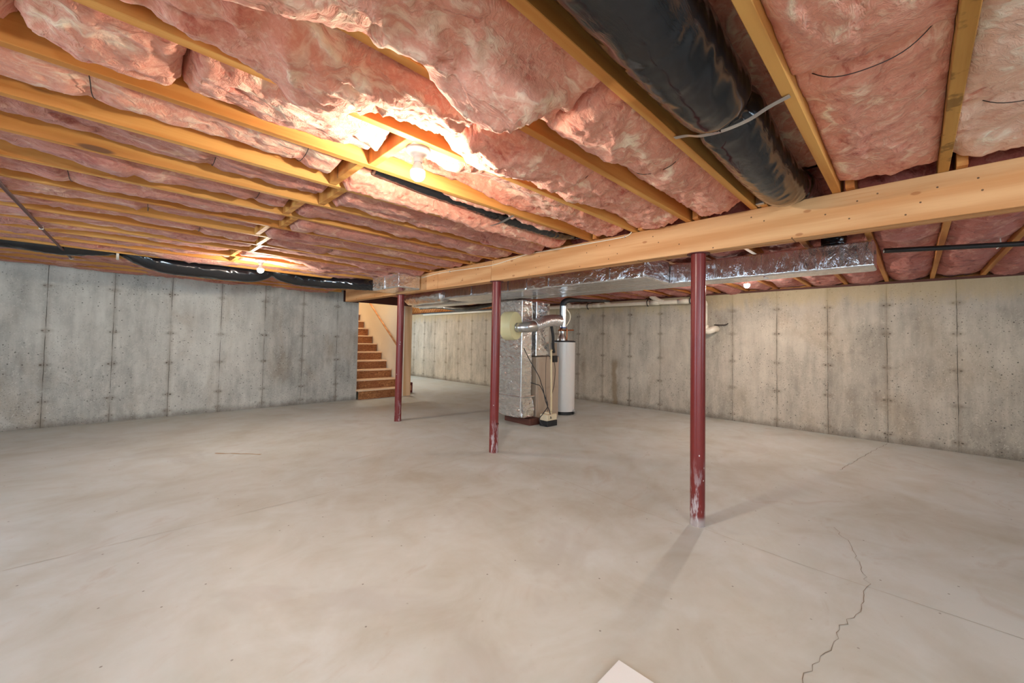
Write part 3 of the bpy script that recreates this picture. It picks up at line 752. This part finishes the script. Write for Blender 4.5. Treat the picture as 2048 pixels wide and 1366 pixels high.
# straps
def strap(pts, label, w=.022, wd_=(1, 0, 0), mat=None):
    o = B().strip(catmull(pts, 8), w, .0012, wd_).out('duct_strap', mat or M_STEEL); tag(o, label, 'strap', 'metal duct straps'); return o
strap([(1.625, R(1)+.012, ZJ-.003), (1.625, R(1)-.04, 2.066), (1.62, .59, 2.044), (1.615, .51, 2.032), (1.615, .42, 2.040), (1.614, R(0)+.075, 2.062), (1.614, R(0)+.014, ZJ-.003)], 'galvanised strap slung under the big black duct', .024)
strap([(1.91, R(5)+.012, ZJ-.003), (1.91, 2.24, 2.058), (1.907, 2.09, 2.052), (1.90, 1.99, 2.060), (1.90, R(4)+.02, ZJ-.003)], 'galvanised strap under the small black duct near the bulb', .022)
strap([(-.02, R(14)+.02, ZJ-.003), (-.02, 6.06, 2.045), (-.02, 6.17, 2.035), (-.02, 6.28, 2.045), (-.02, R(15)+.01, ZJ-.003)], 'pale strap under the duct along the left wall', .022, mat=M_WHITE)

# ------------------------------------------------------------------ rigid foil-wrapped ducts
def foil_box(name, x0, x1, y0, y1, z0, z1, mat, parent=None, res=.035, amp=.004, r=.018, seed=0, fn=None):
    bm = bmesh.new(); bmesh.ops.create_cube(bm, size=1)
    for v in bm.verts: v.co = Vector(((x0+x1)/2+v.co.x*(x1-x0), (y0+y1)/2+v.co.y*(y1-y0), (z0+z1)/2+v.co.z*(z1-z0)))
    bmesh.ops.bevel(bm, geom=bm.edges[:]+bm.verts[:], offset=r, segments=3, affect='EDGES', profile=.5)
    for ax, lo, hi in ((0, x0, x1), (1, y0, y1), (2, z0, z1)):
        nn = int((hi-lo)/res)
        for i in range(1, nn):
            co = Vector((0, 0, 0)); co[ax] = lo+(hi-lo)*i/nn; no = Vector((0, 0, 0)); no[ax] = 1
            bmesh.ops.bisect_plane(bm, geom=bm.verts[:]+bm.edges[:]+bm.faces[:], plane_co=co, plane_no=no)
    bm.normal_update(); C_ = np.array([v.co[:] for v in bm.verts]); Nn = np.array([v.normal[:] for v in bm.verts])
    w_ = noise(C_[:, 0]*4, C_[:, 1]*4, C_[:, 2]*4, seed+3)
    d = amp*(fbm(C_[:, 0]*4, C_[:, 1]*4, C_[:, 2]*4, seed, 3)*1.4 + .55*ridge(C_[:, 0]*11+w_, C_[:, 1]*11+w_*2, C_[:, 2]*18, seed+9, 3))
    for v, nn, dd in zip(bm.verts, Nn, d): v.co += Vector(nn)*float(dd-amp)
    if fn:
        for v in bm.verts: v.co = fn(v.co)
    me = bpy.data.meshes.new(name); bm.to_mesh(me); bm.free()
    return link(name, me, mat, parent, ((x0+x1)/2, (y0+y1)/2, z0), smooth=True)
ZD = 1.832
t = empty('supply_trunk_duct', (4.2, .2, ZD), 'long narrow foil-wrapped trunk duct under the joists beyond the beam', 'duct', 'foil ducts')
foil_box('duct_body', 4.06, 4.345, .20, 2.2, ZD, 2.046, M_FOILY, t, seed=5, res=.02)
foil_box('duct_body', 4.06, 4.345, 2.201, 6.9, ZD, 2.046, M_FOILS, t, res=.07, seed=6)
for y in (.38, .95, 1.70): B().box(4.056, 4.062, y, y+.03, ZD+.02, 2.03, .002).out('tape_band', M_TAPE, t)
B().tube([(4.07, .93, ZD+.004), (4.062, .925, ZD-.012), (4.075, .90, ZD-.020)], .006, n=8).out('tape_tail', M_TAPE, t, smooth=True)
t = empty('return_trunk_duct', (3.76, 1.76, ZD), 'wide foil-wrapped trunk duct right behind the beam, ending at the near post', 'duct', 'foil ducts')
def taper(co):   # the near end is drawn in toward the narrow trunk
    q = co.copy(); w = max(0, min(1, (2.02-q.y)/.30)); q.x = 4.035-(4.035-q.x)*(1-.0*w); return q
foil_box('duct_body', 3.50, 4.045, 1.77, 3.3, ZD, 2.066, M_FOIL, t, seed=8, amp=.004, res=.022)
foil_box('duct_body', 3.50, 4.045, 3.301, 5.08, ZD, 2.066, M_FOILY, t, seed=9)
for y in (2.15, 2.95, 3.62, 4.35): B().box(3.491, 3.501, y, y+.04, ZD+.02, 2.05, .002).out('tape_band', M_TAPE, t)
# foil box at the camera side of the beam
t = empty('duct_end_box', (2.66, 4.93, 1.868), 'foil-covered box where the wall duct meets the beam, left of stairs view', 'duct box', 'foil ducts')
foil_box('box_body', 2.50, 2.825, 4.57, 5.31, 1.868, 2.07, M_FOIL, t, seed=12, amp=.006, res=.014)
B().box(2.494, 2.503, 4.94, 4.975, 1.88, 2.06, .002).out('tape_band', M_TAPE, t)
# return drop with rounded elbow
t = empty('return_drop_duct', (4.25, 4.2, .1), 'tall crumpled foil-wrapped duct dropping to the floor beside the furnace', 'duct', 'foil ducts')
def elbow(co):
    q = co.copy(); w = max(0, min(1, (.42-q.z)/.3)); q.y -= .05*math.sin(w*PI/2)*(1 if q.y < 4.1 else 0)*1.0; q.x += .025*math.sin(w*PI)*(1 if q.x > 4.25 else .3); return q
foil_box('duct_body', 4.13, 4.385, 3.965, 4.62, .105, ZD-.001, M_FOIL, t, seed=15, amp=.010, res=.016, r=.03, fn=elbow)
foil_box('elbow_seam', 4.122, 4.395, 3.93, 4.63, .40, .425, M_TAPE, t, seed=16, amp=.003, res=.04, r=.010)
B().box(4.124, 4.150, 3.955, 3.985, .15, ZD-.02, .006).out('corner_tape', M_TAPE, t)
o = B().box(4.24, 4.455, 3.87, 4.40, .0, .098, .004).out('wood_block', M_DKW); tag(o, 'dark wood block under the tall foil duct', 'block')
# supply plenum over the furnace
t = empty('supply_plenum', (4.66, 4.2, .985), 'foil-wrapped plenum rising from the tan furnace cabinet', 'duct', 'foil ducts')
foil_box('duct_body', 4.47, 4.80, 3.99, 4.42, .99, ZD-.001, M_FOIL, t, seed=18, amp=.009, res=.016, r=.02)
B().box(4.462, 4.49, 3.98, 4.005, 1.0, ZD-.02, .005).out('corner_tape', M_TAPE, t)
# furnace
t = empty('furnace', (4.73, 4.2, 0), 'tan steel furnace cabinet behind the tall foil duct', 'furnace')
B().box(4.47, 5.00, 3.97, 4.50, .03, .985, .006).out('cabinet', M_TAN, t)
B().box(4.50, 4.97, 3.963, 3.971, .52, .95, .003).out('front_panel', M_TAN, t)
B().box(4.50, 4.97, 3.963, 3.971, .06, .50, .003).out('front_panel', M_TAN, t)
B().box(4.49, 4.98, 3.99, 4.48, .0, .032).out('foot', M_BLK, t)
B().box(4.80, 4.93, 3.955, 3.99, 1.0, 1.20, .004).out('control_box', M_TAND, t)
B().box(4.78, 4.94, 3.945, 3.99, .90, 1.0, .004).out('gas_valve', M_BLK, t)
# humidifier drum with its flexible pipe
rotc = Vector((0, 0, 1)).rotation_difference(Vector((.28, -.96, .02))).to_matrix()
t = empty('humidifier', (3.93, 3.95, 1.43), 'round cream humidifier housing on the tall foil duct', 'humidifier')
B().lathe([(.165, -.17), (.196, -.165), (.200, -.15), (.198, -.02), (.190, -.003), (.182, .0)], (3.915, 3.86, 1.43), n=44, rot=rotc).out('housing', M_CREAM, t, auto=35)
B().box(3.98, 4.135, 3.97, 4.06, 1.36, 1.50, .004).out('mounting_collar', M_STEEL, t)
B().tube([(3.925, 3.858, 1.405), (3.94, 3.80, 1.405), (4.0, 3.765, 1.41), (4.10, 3.765, 1.425), (4.19, 3.775, 1.435)], [.060, .064, .074, .078, .078], n=28).lathe([(.066, -.004), (.066, .012)], (3.92, 3.853, 1.405), n=28, rot=rotc).out('elbow', M_STEEL, t, smooth=True)
cor = lambda s, th, p: .004*math.sin(s*150+th)+.002*math.sin(s*150-th*2)
B().tube([(4.18, 3.775, 1.434), (4.32, 3.78, 1.475), (4.45, 3.79, 1.51), (4.62, 3.80, 1.535), (4.80, 3.82, 1.54)], .084, n=24, step=.006, disp=cor).out('flexible_pipe', M_FLEXM, [q for q in t.children if q.name.startswith('elbow')][0], smooth=True)
# flue
t = empty('flue_pipe', (4.86, 3.78, 1.45), 'short shiny metal flue pipe with black elbow above the furnace', 'pipe')
B().lathe([(.046, 1.43), (.046, 1.77)], (4.86, 3.78, 0), n=24).out('metal_sleeve', M_STEEL, t, auto=40)
B().lathe([(.0465, 1.43), (.0465, 1.445)], (4.86, 3.78, 0), n=24).out('blue_band', plain('blue_tape', srgb(40, 60, 130), .4), t, auto=40)
B().tube([(4.86, 3.80, 1.62), (4.86, 3.80, 1.77), (4.88, 3.79, 1.83), (4.95, 3.76, 1.865), (5.1, 3.72, 1.875), (5.35, 3.62, 1.885), (5.7, 3.5, 1.90)], [.043, .043, .045, .043, .03, .022, .018], n=18).out('black_elbow', M_BLK, t, smooth=True)
o = B().tube([(4.93, 3.79, 1.74), (4.985, 3.76, 1.66), (4.995, 3.76, 1.58), (4.95, 3.77, 1.50), (4.90, 3.785, 1.44)], .010, n=8).out('hose', M_CABLE, smooth=True); tag(o, 'white hose looped beside the shiny flue pipe', 'hose')
# water heater
wx, wy, wr_ = 5.47, 4.235, .19
t = empty('water_heater', (wx, wy, 0), 'white cylindrical water heater with black foot and dark lid', 'water heater')
B().lathe([(wr_, .05), (wr_, 1.215)], (wx, wy, 0), n=48).out('tank', M_ENAM, t, auto=40)
B().lathe([(wr_+.002, 1.215), (wr_+.002, 1.235), (wr_-.03, 1.243)], (wx, wy, 0), n=48).out('lid', M_BLK, t, auto=30)
B().lathe([(wr_-.004, .0), (wr_+.006, .01), (wr_+.004, .052)], (wx, wy, 0), n=48).out('foot_ring', M_BLK, t, auto=30)
B().lathe([(.03, 0), (.03, .05)], (wx+.03, wy-.19, .055), n=14, rot=Matrix.Rotation(PI/2, 3, 'X')).out('drain_valve', M_STEEL, t, auto=40)
B().lathe([(.075, 1.24), (.07, 1.30), (.045, 1.34), (.045, 1.40)], (wx-.06, wy, 0), n=24).out('draft_hood', M_STEEL, [q for q in t.children if q.name.startswith('lid')][0], auto=40)
for dy in (-.07, .08): B().tube([(wx-.02, wy+dy, 1.24), (wx-.02, wy+dy, 1.42), (wx-.03, wy+dy*.6, 1.50)], .011, n=10).out('water_pipe', M_COPPER, t, smooth=True)
B().tube([(wx-.12, wy+.04, 1.415), (wx, wy-.03, 1.42), (wx+.12, wy-.11, 1.425)], .013, n=10).lathe([(.024, 1.39), (.028, 1.42), (.02, 1.45)], (wx-.07, wy+.01, 0), n=12).out('valve', M_COPPER, t, smooth=True)
# condensate pump
t = empty('condensate_pump', (4.49, 3.74, 0), 'small ivory condensate pump with black base in front of furnace', 'pump')
B().box(4.375, 4.60, 3.665, 3.815, 0, .085, .006).out('reservoir', M_BLK, t)
B().box(4.380, 4.595, 3.670, 3.810, .086, .175, .006).out('pump_housing', M_PUMP, t)
B().box(4.44, 4.52, 3.70, 3.78, .175, .20, .004).out('cap', M_PUMP, [q for q in t.children if q.name.startswith('pump_housing')][0])
o = B().tube([(4.55, 3.74, .17), (4.555, 3.75, .6), (4.555, 3.76, 1.00), (4.555, 3.765, 1.07), (4.60, 3.79, 1.09), (4.72, 3.90, 1.09)], .0135, n=12).out('drain_pipe', M_CPVC, smooth=True)
tag(o, 'beige plastic drain pipe rising from the ivory pump', 'pipe')
def cable(name, pts, r, mat, label, cat, grp=None):
    o = B().tube(pts, r, n=8).out(name, mat, smooth=True); tag(o, label, cat, grp); return o
cable('power_cord', [(4.14, 3.93, 1.12), (4.22, 3.86, .92), (4.33, 3.80, .72), (4.38, 3.79, .60), (4.40, 3.77, .52), (4.42, 3.74, .36), (4.46, 3.70, .22), (4.45, 3.66, .12)], .006, M_BLK, 'brown and black cord slanting across the tall foil duct to the pump', 'cord', 'cords by the pump')
cable('power_cord', [(4.27, 3.90, .62), (4.32, 3.84, .60), (4.36, 3.79, .57), (4.41, 3.74, .42), (4.42, 3.70, .30), (4.35, 3.72, .20), (4.29, 3.74, .12), (4.31, 3.70, .04), (4.38, 3.69, .03)], .006, M_BLK, 'black cord looping out to the floor beside the ivory pump', 'cord', 'cords by the pump')
cable('vinyl_tube', [(4.66, 3.945, 1.0), (4.60, 3.90, .8), (4.54, 3.84, .45), (4.50, 3.76, .19)], .0035, M_WIRE, 'thin tube dropping down the furnace front to the pump', 'tube')
cable('power_cord', [(4.80, 3.93, 1.0), (4.86, 3.93, .80), (4.80, 3.90, .55), (4.68, 3.86, .35), (4.62, 3.80, .22), (4.58, 3.75, .17)], .0045, M_WIRE, 'dark cord curving right of the beige drain pipe', 'cord', 'cords by the pump')
cable('wire_bundle', [(4.70, 3.92, 1.62), (4.72, 3.90, 1.45), (4.76, 3.90, 1.30), (4.80, 3.93, 1.15), (4.84, 3.94, 1.05)], .022, M_BLK, 'black bundle of wires hanging under the humidifier pipe', 'wires')

# ------------------------------------------------------------------ pipes on the far wall
xp = 6.94
t = empty('drain_line', (xp, 3.0, 1.97), 'long cream plastic drain line along the top of the far wall', 'pipe')
B().tube([(xp, 11.0, 2.02), (xp, 7.6, 2.0), (xp, 5.4, 1.985), (xp, 3.4, 1.965), (xp, 2.56, 1.955)], .040, n=20, sub=1).out('pipe', M_PVC, t, smooth=True)
B().tube([(xp, 2.57, 1.955), (xp, 2.50, 1.95), (xp, 2.455, 1.92), (xp, 2.44, 1.86)], .044, n=20).tube([(xp, 2.44, 1.87), (xp, 2.44, 1.52)], .040, n=20, sub=1).out('elbow_and_drop', M_PVC, t, smooth=True)
B().tube([(xp, 2.44, 1.54), (xp, 2.43, 1.47), (xp-.01, 2.38, 1.44), (xp, 2.33, 1.46), (xp+.06, 2.31, 1.48), (xp+.16, 2.31, 1.48)], .052, n=20).out('trap', M_PVC, t, smooth=True)
for (y, zz) in ((2.80, 1.958), (3.32, 1.964), (4.55, 1.977), (5.05, 1.983), (6.9, 1.995)): B().tube([(xp, y-.085, zz), (xp, y+.085, zz+.003)], .047, n=20, sub=1).out('coupling', M_PVC, t, smooth=True)
for (y, s_) in ((3.25, 1), (4.28, .8), (5.2, .8)):
    B().tube([(xp, y-.10, 1.965), (xp-.01, y+.01, 2.01), (xp-.02, y+.13*s_, 2.09)], .042*s_, n=18).out('wye_branch', M_PVC, t, smooth=True)
for y in (2.67, 3.44, 4.75): B().tube([(xp+.10, y, 2.04), (xp+.01, y, 2.035), (xp-.05, y, 1.99), (xp-.045, y, 1.93), (xp, y, 1.905)], .008, n=8).out('hanger', M_BLK, t, smooth=True)
cable('wall_hook', [(7.08, 2.34, 1.55), (7.05, 2.28, 1.545), (7.04, 2.16, 1.545), (7.05, 2.12, 1.57)], .008, M_WIRE, 'thin dark hook on the tan wall beside the drain trap', 'hook')
cable('black_pipe', [(xp-.09, 11.0, 2.035), (xp-.09, 8, 2.025), (xp-.09, 5.9, 2.015)], .02, M_BLKP, 'black iron pipe running beside the cream drain line past the stairs', 'pipe', 'black pipes')
t = empty('gas_pipe', (4.6, 0, 2.03), 'straight black iron gas pipe under the joists at right', 'pipe', 'black pipes')
B().tube([(4.50, .165, 2.022), (4.67, -.21, 2.022), (4.86, -.65, 2.022), (5.6, -2.4, 2.022)], .020, n=14, sub=1).out('pipe', M_BLKP, t, smooth=True)
B().tube([(4.80, -.478, 2.076), (4.79, -.478, 2.02), (4.81, -.46, 1.998)], .004, n=6).out('hanger', M_WHITE, t, smooth=True)
# brown rod running under the camera-side joists
t = empty('brown_conduit', (-.45, 4, 2.06), 'thin rusty brown conduit slanting under the joists at far left', 'conduit')
B().tube([(-.53, .6, 2.065), (-.505, 3.7, 2.065), (-.45, 5.3, 2.062), (-.392, 6.68, 2.060)], .011, n=10, sub=1).out('rod', M_ROD, t, smooth=True)
B().tube([(-.392, 6.66, 2.060), (-.388, 6.72, 2.065), (-.385, 6.735, 2.075)], .016, n=10).out('end_fitting', M_WHITE, t, smooth=True)
for y, x in ((4.96, -.462), (6.25, -.41)): B().box(x-.012, x+.012, y, y+.02, 2.05, ZJ-.002).out('clip', M_WHITE, t)
# cable on the beam
pts = [(4.56, 2.028), (4.19, 2.043), (3.93, 2.041), (3.50, 2.030), (3.17, 2.023), (2.9, 2.045), (2.62, 2.068), (2.2, 2.060), (1.93, 2.058), (1.72, 2.056), (1.60, 2.058), (1.555, 2.072)]
o = B().tube([(XBM-.005, y, z) for y, z in pts] + [(XBM-.01, 1.53, 2.10)], .0045, n=8).out('electrical_cable', M_CABLE, smooth=True)
tag(o, 'white electrical cable stapled along the side of the beam', 'cable')
for y, z in ((1.60, 2.058), (3.93, 2.041)):
    o = B().box(XBM-.0105, XBM-.0005, y-.003, y+.003, z-.012, z+.012).out('cable_staple', M_STEEL); tag(o, 'metal staple pinning the white cable to the beam, %s' % ('near its upturned end' if y < 2 else 'left of middle post'), 'staple', 'cable staples')
t = empty('junction_box', (2.78, .665, ZJ), 'small metal junction box over the beam, left of the big duct', 'box')
B().box(2.76, 2.83, .632, .678, ZJ+.002, ZJ+.06, .003).out('box', M_STEEL, t)

# ------------------------------------------------------------------ stairs
o = B().box(1.05, 1.407, .42, .805, .0012, .0035).out('paper_sheet', plain('pale_paper', srgb(236, 240, 242), .6, var=.01)); tag(o, 'pale square sheet lying on the concrete floor at bottom of the picture', 'sheet')  # thin pale square on the slab, its nature unknown
t = empty('staircase', (3.9, 7.74, 0), 'rough wooden staircase with strand-board risers beside cream drywall', 'staircase')
YR = lambda i: 7.74 + (i-1)*.243 if i > 1 else 7.74
ys_ = [7.74] + [7.94+.243*i for i in range(0, 11)]
zs_ = [.190] + [.374+.1828*i for i in range(0, 11)]
SX0, SX1 = XW+.008, 4.365
z_prev = 0.0
for i in range(12):
    y, z = ys_[i], zs_[i]
    B().box(SX0, SX1, y, y+.02, z_prev, z-.028, .001).out('riser', M_OSB, t)
    yn = ys_[i+1] if i < 11 else y+.24
    B().box(SX0-(.02 if i == 0 else 0), SX1, y-.022, yn+.01, z-.028, z, .004).out('tread', M_TREAD, t)
    z_prev = z
t2 = empty('handrail', (4.33, 8.5, 1.6), 'sloping wooden handrail on the cream stair wall', 'handrail')
B().tube([(4.325, 7.90, 1.09), (4.325, 9.5, 2.25)], .020, n=12, sub=1).out('rail', M_RAIL, t2, smooth=True)
for y in (8.1, 9.2): B().tube([(4.325, y, 1.09+(y-7.9)*.725-.015), (4.35, y, 1.09+(y-7.9)*.725-.05), (4.378, y, 1.09+(y-7.9)*.725-.06)], .006, n=8).out('bracket', M_STEEL, t2, smooth=True)
t = empty('carton', (4.78, 8.2, 0), 'small dark red carton on floor behind the stair post', 'carton')
B().box(4.72, 4.86, 8.10, 8.30, 0, .23, .004).out('box', M_REDB, t)
B().box(4.76, 4.83, 8.096, 8.10, .05, .17, .001).out('label_patch', M_BRICK, t)
